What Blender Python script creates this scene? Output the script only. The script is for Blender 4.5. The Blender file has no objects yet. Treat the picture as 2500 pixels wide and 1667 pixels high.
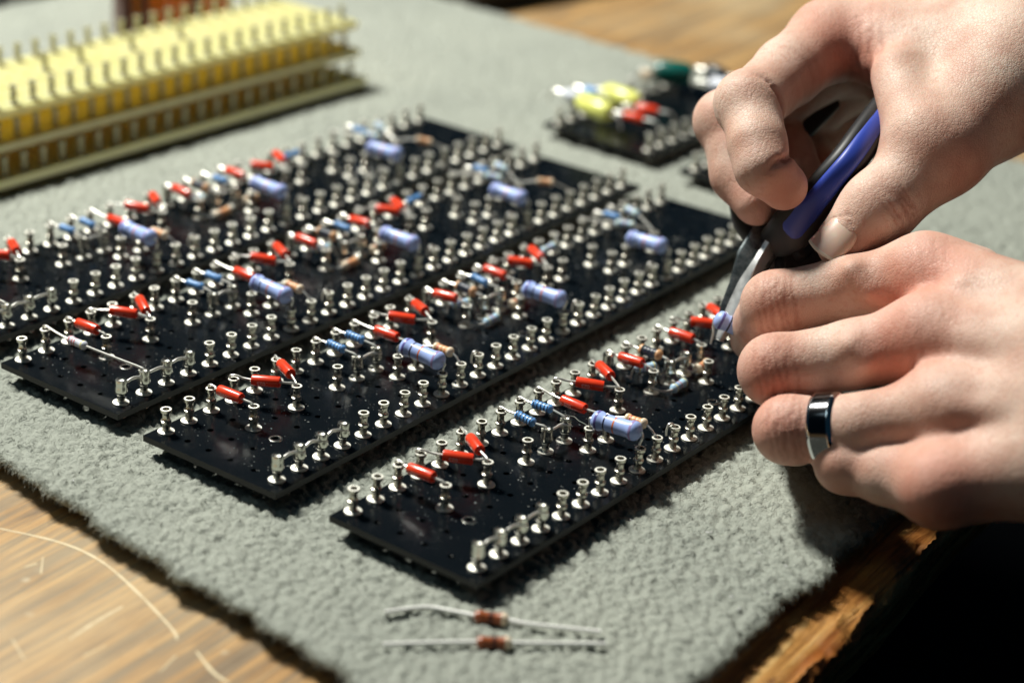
import bpy, math, random
import numpy as np
from mathutils import Vector, Matrix
rng = np.random.default_rng(7); random.seed(7)
S = 0.001                                    # everything below is worked out in millimetres
scene = bpy.context.scene
COL = scene.collection

# ------------------------------------------------------------------ camera
CH, CP, CR, CF = 226.03, 0.42316, 0.07507, 4814.6      # height, pitch, roll, focal length for a 2500 px wide frame
_r0 = np.array([1.0, 0, 0]); _u0 = np.array([0, math.sin(CP), math.cos(CP)])
FW = np.array([0, math.cos(CP), -math.sin(CP)])
RT = _r0*math.cos(CR) + _u0*math.sin(CR); UP = -_r0*math.sin(CR) + _u0*math.cos(CR)
cd = bpy.data.cameras.new('camera'); cam = bpy.data.objects.new('camera', cd); COL.objects.link(cam)
cam.matrix_world = Matrix(((RT[0], UP[0], -FW[0], 0), (RT[1], UP[1], -FW[1], 0), (RT[2], UP[2], -FW[2], CH*S), (0, 0, 0, 1)))
cd.sensor_width = 36; cd.lens = 36*CF/2500; cd.clip_start = 0.01; cd.clip_end = 20
cd.dof.use_dof = True; cd.dof.focus_distance = 0.497; cd.dof.aperture_fstop = 8.2
scene.camera = cam

# ------------------------------------------------------------------ light
w = bpy.data.worlds.new('World'); scene.world = w; w.use_nodes = True
w.node_tree.nodes['Background'].inputs[0].default_value = (0.12, 0.46, 0.80, 1)
w.node_tree.nodes['Background'].inputs[1].default_value = 0.022
def area(name, loc, target, size, power, col, sy=None):
    l = bpy.data.lights.new(name, 'AREA'); l.energy = power; l.color = col; l.size = size
    if sy: l.shape = 'RECTANGLE'; l.size_y = sy
    o = bpy.data.objects.new(name, l); COL.objects.link(o); o.location = loc
    o.rotation_euler = (Vector(target)-Vector(loc)).to_track_quat('-Z', 'Y').to_euler()
    return o
area('bench_lamp', (-0.54, 0.93, 0.98), (0.0, 0.56, 0.0), 0.18, 27.0, (1.0, 0.985, 0.90))
area('fill_light', (-1.1, 0.1, 1.7), (0.0, 0.6, 0.0), 0.7, 1.7, (0.70, 0.93, 1.0))  # unseen soft fill from front-left, added to lift the shadows
scene.view_settings.view_transform = 'Standard'; scene.view_settings.look = 'None'
scene.view_settings.exposure = 0.0; scene.view_settings.gamma = 1.0

# ------------------------------------------------------------------ helpers
def ray(px, py): return FW + RT*(px-1250)/CF - UP*(py-833.5)/CF
def onz(px, py, z):                          # point of height z seen at a photo position
    d = ray(px, py); return np.array([0, 0, CH]) + d*((z-CH)/d[2])
def atd(px, py, dep): return np.array([0, 0, CH]) + ray(px, py)*dep

def mesh(name, V, F, mats, parent=None, smooth=True, mi=None):
    me = bpy.data.meshes.new(name)
    V = np.asarray(V, float)*S
    if isinstance(F, np.ndarray) and F.ndim == 2:
        k = F.shape[1]; n = len(F)
        me.vertices.add(len(V)); me.vertices.foreach_set('co', V.astype(np.float32).ravel())
        me.loops.add(n*k); me.loops.foreach_set('vertex_index', F.astype(np.int32).ravel())
        me.polygons.add(n); me.polygons.foreach_set('loop_start', np.arange(0, n*k, k, dtype=np.int32))
        me.update(calc_edges=True); me.validate()
    else:
        me.from_pydata([tuple(v) for v in V], [], F); me.update()
    for m in (mats if isinstance(mats, (list, tuple)) else [mats]): me.materials.append(m)
    if mi is not None: me.polygons.foreach_set('material_index', np.asarray(mi, dtype=np.int32))
    me.polygons.foreach_set('use_smooth', [smooth]*len(me.polygons))
    if smooth and len(me.polygons) < 20000: me.set_sharp_from_angle(angle=math.radians(38))
    o = bpy.data.objects.new(name, me); COL.objects.link(o)
    if parent: o.parent = parent
    return o
def use(name, me, parent, loc=None, rot=None):
    o = bpy.data.objects.new(name, me); COL.objects.link(o); o.parent = parent
    if loc is not None: o.location = [c*S for c in loc]
    if rot is not None: o.rotation_euler = rot
    return o
def empty(name, loc=(0, 0, 0), rz=0, parent=None):
    o = bpy.data.objects.new(name, None); COL.objects.link(o); o.location = [c*S for c in loc]; o.rotation_euler = (0, 0, rz)
    o.empty_display_size = 0.01
    if parent: o.parent = parent
    return o
def tag(o, label=None, cat=None, group=None, kind=None):
    if label: o['label'] = label
    if cat: o['category'] = cat
    if group: o['group'] = group
    if kind: o['kind'] = kind
    return o
class G:                                     # a growing list of vertices and faces
    def __init__(s): s.v = []; s.f = []; s.m = []
    def add(s, V, F, m=0):
        b = len(s.v); s.v += [tuple(x) for x in V]; s.f += [tuple(i+b for i in f) for f in F]; s.m += [m]*len(F); return s
    def box(s, lo, hi, m=0, R=None, t=None, bev=0):
        x0, y0, z0 = lo; x1, y1, z1 = hi
        if bev:
            b = bev; V = []
            for z, k in ((z0, b), (z0+b, 0), (z1-b, 0), (z1, b)):
                V += [(x0+k, y0+k, z), (x1-k, y0+k, z), (x1-k, y1-k, z), (x0+k, y1-k, z)]
            F = [(3, 2, 1, 0), (12, 13, 14, 15)]
            for r in range(3):
                for i in range(4): F.append((r*4+i, r*4+(i+1) % 4, r*4+4+(i+1) % 4, r*4+4+i))
        else:
            V = [(x0, y0, z0), (x1, y0, z0), (x1, y1, z0), (x0, y1, z0), (x0, y0, z1), (x1, y0, z1), (x1, y1, z1), (x0, y1, z1)]
            F = [(3, 2, 1, 0), (4, 5, 6, 7), (0, 1, 5, 4), (1, 2, 6, 5), (2, 3, 7, 6), (3, 0, 4, 7)]
        V = np.array(V, float)
        if R is not None: V = V @ np.asarray(R).T
        if t is not None: V = V + t
        return s.add(V, F, m)
    def lathe(s, prof, n=16, axis=None, org=(0, 0, 0), caps=True, mats=None):
        V = []; F = []
        if axis is None: a, b, c = np.eye(3)
        else:
            c = np.asarray(axis, float); c = c/np.linalg.norm(c)
            h = np.array([0, 0, 1.0]) if abs(c[2]) < .9 else np.array([1.0, 0, 0])
            a = np.cross(h, c); a /= np.linalg.norm(a); b = np.cross(c, a)
        org = np.asarray(org, float)
        for r, z in prof:
            for i in range(n):
                t = 2*math.pi*i/n; V.append(org + a*r*math.cos(t) + b*r*math.sin(t) + c*z)
        ms = []
        for k in range(len(prof)-1):
            for i in range(n):
                F.append((k*n+i, k*n+(i+1) % n, (k+1)*n+(i+1) % n, (k+1)*n+i)); ms.append(mats[k] if mats else 0)
        if caps:
            F.append(tuple(range(n))[::-1]); F.append(tuple(range((len(prof)-1)*n, len(prof)*n)))
            ms += [mats[0] if mats else 0, mats[-1] if mats else 0]
        b0 = len(s.v); s.v += [tuple(x) for x in V]; s.f += [tuple(i+b0 for i in f) for f in F]; s.m += ms
        return s
    def tube(s, pts, r, n=7, m=0, smooth=4, flat=None):
        P = np.asarray(pts, float)
        rr = np.full(len(P), r, float) if np.isscalar(r) else np.asarray(r, float)
        if smooth > 1 and len(P) > 2:
            Q = []; R2 = []
            for i in range(len(P)-1):
                p0 = P[max(i-1, 0)]; p1 = P[i]; p2 = P[i+1]; p3 = P[min(i+2, len(P)-1)]
                for k in range(smooth):
                    t = k/smooth
                    Q.append(.5*((2*p1) + (-p0+p2)*t + (2*p0-5*p1+4*p2-p3)*t*t + (-p0+3*p1-3*p2+p3)*t**3)); R2.append(rr[i]*(1-t)+rr[i+1]*t)
            Q.append(P[-1]); R2.append(rr[-1]); P = np.array(Q); rr = np.array(R2)
        T = np.gradient(P, axis=0); T /= np.linalg.norm(T, axis=1)[:, None]+1e-9
        a = np.cross(T[0], [0.3, 0.2, 1.0]); a /= np.linalg.norm(a)
        V = []
        for i in range(len(P)):
            a = a - T[i]*(a@T[i]); a /= np.linalg.norm(a)+1e-9; b = np.cross(T[i], a)
            for k in range(n):
                t = 2*math.pi*k/n; V.append(P[i] + rr[i]*(a*math.cos(t)+b*math.sin(t)))
        F = []
        for i in range(len(P)-1):
            for k in range(n): F.append((i*n+k, i*n+(k+1) % n, (i+1)*n+(k+1) % n, (i+1)*n+k))
        F.append(tuple(range(n))[::-1]); F.append(tuple(range((len(P)-1)*n, len(P)*n)))
        return s.add(V, F, m)
    def loft(s, rings, m=0):
        n = len(rings[0]); V = [p for r in rings for p in r]; F = []
        for i in range(len(rings)-1):
            for k in range(n): F.append((i*n+k, i*n+(k+1) % n, (i+1)*n+(k+1) % n, (i+1)*n+k))
        F.append(tuple(range(n))[::-1]); F.append(tuple(range((len(rings)-1)*n, len(rings)*n)))
        return s.add(V, F, m)
    def build(s, name, mats, parent=None, smooth=True): return mesh(name, s.v, s.f, mats, parent, smooth, s.m)

# ------------------------------------------------------------------ materials
def mat(name, col, rough=.5, metal=0, spec=.5, **kw):
    m = bpy.data.materials.new(name); m.use_nodes = True; b = m.node_tree.nodes['Principled BSDF']
    b.inputs['Base Color'].default_value = (*col, 1); b.inputs['Roughness'].default_value = rough
    b.inputs['Metallic'].default_value = metal; b.inputs['Specular IOR Level'].default_value = spec
    for k, v in kw.items(): b.inputs[k.replace('_', ' ')].default_value = v
    return m
class N:                                     # small node-graph writer
    def __init__(s, m): s.t = m.node_tree; s.b = s.t.nodes['Principled BSDF']
    def n(s, typ, ins=None, **at):
        x = s.t.nodes.new('ShaderNode'+typ)
        for k, v in at.items(): setattr(x, k, v)
        for k, v in (ins or {}).items():
            if isinstance(v, bpy.types.NodeSocket): s.t.links.new(v, x.inputs[k])
            else: x.inputs[k].default_value = v
        return x
    def coord(s, scale=(1, 1, 1), rot=(0, 0, 0), which='Object'):
        c = s.n('TexCoord'); mp = s.n('Mapping', {'Vector': c.outputs[which], 'Scale': scale, 'Rotation': rot}); return mp.outputs[0]
    def ramp(s, fac, stops):
        r = s.n('ValToRGB', {'Fac': fac}); e = r.color_ramp.elements
        while len(e) < len(stops): e.new(.5)
        for k, (p, c) in enumerate(stops): e[k].position = p; e[k].color = (*c, 1) if len(c) == 3 else c
        return r.outputs[0]
    def mix(s, fac, a, b, blend='MIX'):
        x = s.n('Mix', data_type='RGBA', blend_type=blend)
        for i, v in ((0, fac), (6, a), (7, b)):
            if isinstance(v, bpy.types.NodeSocket): s.t.links.new(v, x.inputs[i])
            else: x.inputs[i].default_value = v if i == 0 else (*v, 1)
        return x.outputs[2]
    def math(s, op, a, b=0.0, c=None):
        x = s.n('Math', operation=op)
        for i, v in enumerate((a, b, c)):
            if v is None: continue
            if isinstance(v, bpy.types.NodeSocket): s.t.links.new(v, x.inputs[i])
            else: x.inputs[i].default_value = v
        return x.outputs[0]
    def set(s, k, v): s.t.links.new(v, s.b.inputs[k])
    def bump(s, h, dist, strength=1.0):
        x = s.n('Bump', {'Height': h, 'Distance': dist, 'Strength': strength}); s.set('Normal', x.outputs[0]); return x

BRD = mat('black_board', (.0035, .005, .007), .2, spec=.4)
n = N(BRD); c = n.coord((1, 1, 1))
nz = n.n('TexNoise', {'Vector': c, 'Scale': 90.0, 'Detail': 6.0}); n.set('Roughness', n.math('MULTIPLY_ADD', nz.outputs[0], .2, .11))
sp = n.n('TexNoise', {'Vector': c, 'Scale': 2400.0, 'Detail': 2.0})
n.set('Base Color', n.ramp(sp.outputs[0], [(0.0, (.0035, .005, .007)), (.72, (.003, .005, .007)), (.82, (.04, .045, .045))]))
n.bump(nz.outputs[0], .0002, .25)
EDGE = mat('board_edge', (.003, .004, .005), .5)
FLG = mat('tin_flange', (.86, .85, .78), .6, 1.0)
DULL = mat('dull_brass', (.55, .53, .36), .55, .4)
TUR = mat('tinned_brass', (.80, .78, .68), .28, 1.0)
n = N(TUR); nz = n.n('TexNoise', {'Vector': n.coord(), 'Scale': 700.0, 'Detail': 4.0}); n.set('Roughness', n.math('MULTIPLY_ADD', nz.outputs[0], .3, .13)); n.bump(nz.outputs[0], .00004, .2)
n.set('Base Color', n.ramp(nz.outputs[0], [(.3, (.50, .48, .40)), (.65, (.70, .68, .60))]))
WIRE = mat('tinned_wire', (.80, .79, .74), .38, .8)
LEADW = mat('oxidised_tin_lead', (.92, .92, .88), .5, .1)
SOLD = mat('solder', (.66, .66, .60), .22, 1.0)
RED = mat('red_epoxy', (.80, .04, .015), .25, Coat_Weight=.3)
n = N(RED); nz = n.n('TexNoise', {'Vector': n.coord(), 'Scale': 420.0}); n.bump(nz.outputs[0], .0001, .4)
n.set('Base Color', n.ramp(nz.outputs[0], [(.3, (.82, .045, .016)), (.7, (.90, .075, .024))]))
PINK = mat('print_pink', (.85, .42, .38), .5)
BLUE = mat('blue_enamel', (.16, .40, .82), .28)
PERI = mat('periwinkle_enamel', (.40, .53, .95), .36)
n = N(PERI); nz = n.n('TexNoise', {'Vector': n.coord(), 'Scale': 600.0, 'Detail': 4.0}); n.bump(nz.outputs[0], .00012, .35)
PALE = mat('pale_blue_enamel', (.45, .66, .84), .3)
BND = mat('band_black', (.012, .012, .05), .35); BNR = mat('band_red', (.55, .03, .05), .35); BNO = mat('band_orange', (.75, .20, .05), .35)
BNV = mat('band_violet', (.13, .11, .38), .35); BNT = mat('band_teal', (.05, .42, .50), .35); BNF = mat('band_faint', (.36, .27, .52), .35); BNY = mat('band_yellow', (.75, .68, .2), .35)
TAN = mat('tan_lacquer', (.74, .43, .22), .35); CREAM = mat('cream_lacquer', (.85, .70, .52), .35); DARK = mat('dark_lacquer', (.03, .045, .055), .3)
YEL = mat('yellow_fibreglass', (.86, .87, .40), .38)
n = N(YEL); tr = n.n('BsdfTranslucent', {'Color': (1.0, .76, .22, 1)}); mx = n.n('MixShader', {'Fac': .42, 1: n.b.outputs[0], 2: tr.outputs[0]})
out = n.t.nodes['Material Output']; n.t.links.new(mx.outputs[0], out.inputs[0])
nz = n.n('TexNoise', {'Vector': n.coord(), 'Scale': 60.0}); n.set('Base Color', n.ramp(nz.outputs[0], [(.3, (.76, .82, .40)), (.7, (.81, .86, .48))]))
YELE = mat('brightened_edge', (.97, .95, .60), .5)  # edge colour lightened to stand in for missing front light
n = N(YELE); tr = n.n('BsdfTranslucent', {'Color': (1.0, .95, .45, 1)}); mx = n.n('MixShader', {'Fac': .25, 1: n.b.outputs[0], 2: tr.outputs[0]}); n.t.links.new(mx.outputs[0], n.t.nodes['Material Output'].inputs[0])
BROWN = mat('shaded_brown', (.20, .095, .03), .5)  # shade on a fourth board's edge put into the brown
RBR = mat('red_brown_lacquer', (.34, .09, .03), .35); CAPY = mat('yellow_film', (.82, .85, .22), .25); GRN = mat('green_film', (.004, .11, .09), .3)
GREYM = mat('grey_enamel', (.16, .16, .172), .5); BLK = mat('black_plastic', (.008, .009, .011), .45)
ORG = mat('orange_film', (1.0, .40, .06), .3, Transmission_Weight=.0); DBR = mat('dark_brown_film', (.09, .018, .008), .4)

n = N(ORG); tr = n.n('BsdfTranslucent', {'Color': (1.0, .48, .08, 1)}); mx = n.n('MixShader', {'Fac': .7, 1: n.b.outputs[0], 2: tr.outputs[0]}); n.t.links.new(mx.outputs[0], n.t.nodes['Material Output'].inputs[0])
RUG = mat('grey_wool', (.42, .45, .40), .95, spec=.1)
n = N(RUG); c = n.coord()
n1 = n.n('TexNoise', {'Vector': c, 'Scale': 1400.0, 'Detail': 8.0, 'Roughness': .7}); n2 = n.n('TexNoise', {'Vector': c, 'Scale': 16.0, 'Detail': 4.0})
wv = n.n('TexNoise', {'Vector': c, 'Scale': 380.0, 'Detail': 5.0, 'Distortion': 2.5})
c1 = n.ramp(n2.outputs[0], [(.3, (.325, .345, .305)), (.7, (.41, .43, .375))])
c2 = n.mix(n.math('MULTIPLY', n1.outputs[0], .45), c1, (.30, .325, .29)); n.set('Base Color', c2)
n.bump(n.math('ADD', n.math('MULTIPLY', n1.outputs[0], .5), wv.outputs[0]), .0009, .8)
FIB = mat('wool_fibre', (.43, .455, .40), .85, spec=.15)

WOOD = mat('worn_oak', (.4, .24, .1), .42)
n = N(WOOD); GA = math.radians(-58.5)
c = n.coord((1, 1, 1), (0, 0, GA)); cs = n.n('Mapping', {'Vector': c, 'Scale': (3.0, 60.0, 20.0)}).outputs[0]; cf = n.n('Mapping', {'Vector': c, 'Scale': (14.0, 420.0, 60.0)}).outputs[0]
a = n.n('TexNoise', {'Vector': cs, 'Scale': 2.6, 'Detail': 8.0, 'Roughness': .7, 'Distortion': 1.4}); b_ = n.n('TexNoise', {'Vector': cf, 'Scale': 1.0, 'Detail': 6.0, 'Roughness': .7})
st = n.n('TexNoise', {'Vector': c, 'Scale': 9.0, 'Detail': 5.0})
c1 = n.ramp(a.outputs[0], [(.36, (.16, .105, .06)), (.45, (.36, .20, .075)), (.55, (.54, .31, .115)), (.68, (.62, .42, .19))])
c2 = n.mix(n.ramp(b_.outputs[0], [(.42, (1, 1, 1)), (.54, (0, 0, 0))]), c1, (.24, .17, .10)); c2b = n.mix(.9, c1, c2)
c3 = n.mix(n.ramp(st.outputs[0], [(.50, (0, 0, 0)), (.72, (.6, .6, .6))]), c2b, (.55, .46, .30))
ch = n.n('TexVoronoi', {'Vector': c, 'Scale': 160.0}); chn = n.n('TexNoise', {'Vector': c, 'Scale': 40.0})
chip = n.math('MULTIPLY', n.ramp(ch.outputs[0], [(.10, (1, 1, 1)), (.22, (0, 0, 0))]), n.ramp(chn.outputs[0], [(.52, (0, 0, 0)), (.62, (1, 1, 1))]))
c4 = n.mix(chip, c3, (.66, .58, .42)); n.set('Base Color', c4)
n.bump(n.math('ADD', a.outputs[0], b_.outputs[0]), .0006, .5)
WEDGE = mat('stained_worn_edge', (.3, .1, .02), .35)
n = N(WEDGE); c = n.coord((1, 1, 1), (0, 0, GA)); cs = n.n('Mapping', {'Vector': c, 'Scale': (9.0, 190.0, 190.0)}).outputs[0]
a = n.n('TexNoise', {'Vector': cs, 'Scale': 1.5, 'Detail': 9.0, 'Roughness': .68, 'Distortion': .6}); g = n.n('TexNoise', {'Vector': n.n('Mapping', {'Vector': c, 'Scale': (22.0, 70.0, 70.0)}).outputs[0], 'Scale': 1.0, 'Detail': 4.0})
c1 = n.ramp(a.outputs[0], [(.34, (.04, .022, .012)), (.42, (.28, .12, .03)), (.52, (.58, .29, .08)), (.64, (.72, .46, .18)), (.8, (.80, .66, .38))])
c2 = n.mix(n.ramp(g.outputs[0], [(.45, (0, 0, 0)), (.62, (.75, .75, .75))]), c1, (.36, .09, .012)); n.set('Base Color', c2)
n.bump(a.outputs[0], .0016, .9)
SCR = mat('scratched_wood', (.72, .60, .38), .6)

SKIN = mat('skin', (.72, .46, .36), .46, spec=.4)
n = N(SKIN); n.b.inputs['Subsurface Weight'].default_value = .22; n.b.inputs['Subsurface Radius'].default_value = (1.0, .35, .18); n.b.inputs['Subsurface Scale'].default_value = .0028
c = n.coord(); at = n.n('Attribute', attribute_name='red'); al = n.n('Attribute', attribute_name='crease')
n1 = n.n('TexNoise', {'Vector': c, 'Scale': 75.0, 'Detail': 5.0}); n2 = n.n('TexNoise', {'Vector': c, 'Scale': 600.0, 'Detail': 4.0}); v1 = n.n('TexVoronoi', {'Vector': c, 'Scale': 1100.0}, feature='DISTANCE_TO_EDGE')
lr = n.n('TexNoise', {'Vector': n.n('Mapping', {'Vector': c, 'Scale': (260.0, 260.0, 60.0)}).outputs[0], 'Scale': 3.0, 'Detail': 4.0})
c1 = n.ramp(n1.outputs[0], [(.36, (.56, .345, .265)), (.50, (.66, .465, .37)), (.64, (.71, .545, .45))])
c2 = n.mix(n.math('MULTIPLY', at.outputs['Fac'], .58), c1, (.64, .20, .13))
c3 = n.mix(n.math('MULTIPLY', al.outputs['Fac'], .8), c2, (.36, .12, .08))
c4 = n.mix(n.ramp(n2.outputs[0], [(.52, (0, 0, 0)), (.70, (.55, .55, .55))]), c3, (.58, .30, .22)); n.set('Base Color', c4)
h = n.math('ADD', n.math('MULTIPLY', n.ramp(v1.outputs[0], [(0, (0, 0, 0)), (.12, (1, 1, 1))]), .35), n.math('MULTIPLY', lr.outputs[0], 1.0))
v2 = n.n('TexVoronoi', {'Vector': n.n('Mapping', {'Vector': c, 'Scale': (420.0, 420.0, 300.0)}).outputs[0], 'Scale': 1.0}, feature='DISTANCE_TO_EDGE')
h = n.math('ADD', h, n.math('MULTIPLY', n.ramp(v2.outputs[0], [(0, (0, 0, 0)), (.18, (1, 1, 1))]), .16))
n.bump(h, .00026, .55)
n.set('Roughness', n.math('MULTIPLY_ADD', n2.outputs[0], .2, .44))
NAIL = mat('fingernail', (.80, .54, .44), .27, spec=.5, Subsurface_Weight=.4, Subsurface_Scale=.002); NAILT = mat('nail_tip', (.85, .78, .68), .35)
STEEL = mat('plier_steel', (.88, .89, .88), .4, 1.0)
n = N(STEEL); nz = n.n('TexNoise', {'Vector': n.coord((1, 1, 1)), 'Scale': 300.0, 'Detail': 6.0, 'Roughness': .7}); n.set('Roughness', n.math('MULTIPLY_ADD', nz.outputs[0], .3, .24)); n.bump(nz.outputs[0], .0001, .4)
SLATE = mat('plier_dark_steel', (.10, .12, .125), .38, .8)
n = N(SLATE); nz = n.n('TexNoise', {'Vector': n.coord(), 'Scale': 500.0, 'Detail': 6.0, 'Roughness': .7}); n.set('Base Color', n.ramp(nz.outputs[0], [(.4, (.06, .075, .08)), (.6, (.15, .17, .175)), (.75, (.3, .3, .29))]))
GRIPB = mat('blue_grip', (.03, .065, .42), .42); GRIPK = mat('black_grip', (.006, .007, .009), .5)
RINGM = mat('dark_polished_metal', (.10, .10, .105), .13, 1.0)
RINGE = mat('bright_ring_edge', (.85, .86, .88), .12, 1.0)
FLOOR = mat('dark_floor', (.0012, .0018, .003), .9, spec=.1)

# ------------------------------------------------------------------ setting: floor, workbench
tag(mesh('floor', [(-3000, -2500, -760), (3000, -2500, -760), (3000, 4000, -760), (-3000, 4000, -760)], [(0, 1, 2, 3)], FLOOR, smooth=False), kind='structure')
ZT = -11.5                                   # table top
def noise2(x, y, seed=0, oct=4):
    o = np.zeros_like(x); a = 1.0; r = np.random.default_rng(seed)
    for k in range(oct):
        for _ in range(3):
            th = r.uniform(0, 6.283); f = (2**k)*r.uniform(.7, 1.3); o += a*np.sin(f*(x*math.cos(th)+y*math.sin(th))+r.uniform(0, 6.28))
        a *= .55
    return o/3
bench = empty('workbench', (0, 600, -760)); tag(bench, 'worn wooden workbench with scratched top and orange-stained ragged edge', 'workbench')
E0 = np.array([66.5, 357.0]); ED = np.array([.512, .859]); EN = np.array([-.859, .512])     # front edge: point, direction, inward
def tabletop():
    L0, L1 = -420, 900
    ts = np.concatenate([np.linspace(L0, -140, 30), np.linspace(-138, 320, 700), np.linspace(323, L1, 60)])
    prof = [(9, -32), (6, -24), (3.6, -17), (2.2, -11), (1.0, -7), (.6, -4.5), (.7, -2.8), (1.4, -1.5), (2.6, -.8), (4.2, -.4), (6, -.12), (9, 0), (12, 0), (16, 0), (21, 0), (27, 0), (34, 0)]
    T, K = np.meshgrid(ts, np.arange(len(prof)), indexing='ij')
    off = np.array([p[0] for p in prof])[K]; z = np.array([p[1] for p in prof])[K].astype(float)
    q = noise2(T*.10, K*1.3, 3, 5)*1.2 + noise2(T*.9, K*2.0, 5, 3)*.55; wgt = np.clip(1-off/20, 0, 1)
    off = off + q*wgt*.9; z = z + noise2(T*.22, K*2.1, 8, 5)*wgt*.75
    XY = E0 + T[..., None]*ED + off[..., None]*EN
    V = np.concatenate([XY, (z+ZT)[..., None]], -1).reshape(-1, 3); V[:, :] -= [0, 600, -760]
    nK = len(prof); I = np.arange(len(ts)*nK).reshape(len(ts), nK)
    F = np.stack([I[:-1, :-1], I[1:, :-1], I[1:, 1:], I[:-1, 1:]], -1).reshape(-1, 4)
    mesh('table_edge', V, F, WEDGE, bench)
    a = E0 + L0*ED; b = E0 + L1*ED; g = G()
    top = [a+34*EN, b+34*EN, b+900*EN, a+900*EN]
    lo = ZT-32
    V = [(*p, ZT) for p in top] + [(*p, lo) for p in top]; V = np.array(V) - [0, 600, -760]
    g.add(V, [(0, 1, 2, 3), (7, 6, 5, 4), (1, 2, 6, 5)[::-1], (2, 3, 7, 6)[::-1], (3, 0, 4, 7)[::-1]])
    g.build('tabletop', WOOD, bench, False)
    for ab in ((-360, 80), (840, 80), (-360, 840), (840, 840)):
        c = E0 + ab[0]*ED + ab[1]*EN; G().box((c[0]-30, c[1]-30-600, 0), (c[0]+30, c[1]+30-600, 760+lo)).build('leg', WOOD, bench, False)
tabletop()
def ribbon(g, P, w, z):
    P = np.array(P, float)
    if len(P) > 2:
        g2 = []; 
        for i in range(len(P)-1):
            p0 = P[max(i-1, 0)]; p1 = P[i]; p2 = P[i+1]; p3 = P[min(i+2, len(P)-1)]
            for k in range(8):
                t = k/8; g2.append(.5*((2*p1)+(-p0+p2)*t+(2*p0-5*p1+4*p2-p3)*t*t+(-p0+3*p1-3*p2+p3)*t**3))
        g2.append(P[-1]); P = np.array(g2)
    T = np.gradient(P, axis=0); T /= np.linalg.norm(T, axis=1)[:, None]+1e-9; Nn = np.stack([-T[:, 1], T[:, 0]], -1)
    m = len(P); ww = w*(.55+.45*np.sin(np.linspace(.15, 3.0, m)))*(1+.5*rng.normal(size=m)*.5)
    V = [(*(P[i]+Nn[i]*abs(ww[i])/2), z) for i in range(m)] + [(*(P[i]-Nn[i]*abs(ww[i])/2), z) for i in range(m)]
    g.add(V, [(i, i+1, m+i+1, m+i) for i in range(m-1)])
g = G()
for pts, wd in (([(0, 1290), (150, 1325), (250, 1372), (340, 1450), (420, 1535), (432, 1560)], .75), ([(170, 1560), (230, 1520), (300, 1480)], .6), ([(305, 1300), (318, 1335), (328, 1352)], .8),
               ([(100, 1400), (105, 1360)], .4), ([(480, 1590), (520, 1640), (560, 1667)], .7), ([(30, 1560), (60, 1610)], .5), ([(205, 1600), (260, 1575)], .4), ([(430, 1400), (455, 1425)], .4), ([(60, 1385), (90, 1375)], .6), ([(390, 1640), (430, 1600)], .5)):
    ribbon(g, [onz(x, y, ZT)[:2] for x, y in pts], wd, ZT+.06+.01*rng.random())
g.v = [(x, y-600, z+760) for x, y, z in g.v]; g.build('scratch', SCR, bench, False)

# ------------------------------------------------------------------ rug
RQ = np.array([(14.6, 303.6), (250., 668.), (-200., 1013.), (-342., 612.)])
rug = empty('wool_rug', (0, 600, ZT)); tag(rug, 'grey-green nubbly wool rug remnant with frayed edges under the circuit boards', 'rug')
def worley(x, y, cell, seed):
    r = np.random.default_rng(seed); Nn = 256; J = r.random((Nn, Nn, 4))
    X = x/cell; Y = y/cell; ix = np.floor(X).astype(int); iy = np.floor(Y).astype(int)
    best = np.full(x.shape, 9.); h = np.zeros(x.shape); sec = np.full(x.shape, 9.)
    for dx in (-1, 0, 1):
        for dy in (-1, 0, 1):
            j = J[(ix+dx) % Nn, (iy+dy) % Nn]
            px = ix+dx+j[..., 0]-X; py = iy+dy+j[..., 1]-Y; th = j[..., 2]*3.1416
            u = px*np.cos(th)+py*np.sin(th); v = -px*np.sin(th)+py*np.cos(th)
            d = np.sqrt((u*.75)**2+(v*1.25)**2); m = d < best
            sec = np.where(m, best, np.minimum(sec, d)); best = np.where(m, d, best); h = np.where(m, j[..., 3], h)
    return best, sec, h
def rug_h(x, y):
    wx = x+noise2(x*.9, y*.9, 21, 3)*.7; wy = y+noise2(x*.9, y*.9, 22, 3)*.7
    f, s2, h = worley(wx, wy, 3.1, 4); f2, _, h2 = worley(wx+3, wy+5, 1.25, 9)
    return np.clip((s2-f)*1.9, 0, 1)**.5*1.35 + h*.6 - f2*.3 + noise2(x*.03, y*.03, 31, 2)*.25
def rug_pt(s, t):
    e = noise2(t*190+5, s*3, 41, 4); e2 = noise2(s*190+2, t*3, 43, 4); e3 = noise2(t*55, s*2, 44, 3); e4 = noise2(s*55, t*2, 45, 3)
    ws = np.exp(-s/.012); wt = np.exp(-t/.012); wt1 = np.exp(-(1-s)/.012); ws1 = np.exp(-(1-t)/.012)
    s2 = s + (e*.0034+e3*.0016)*(ws+wt1); t2 = t + (e2*.0034+e4*.0016)*(wt+ws1)
    s2 = s2[..., None]; t2 = t2[..., None]
    return (1-s2)*(1-t2)*RQ[0] + s2*(1-t2)*RQ[1] + s2*t2*RQ[2] + (1-s2)*t2*RQ[3]
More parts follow.
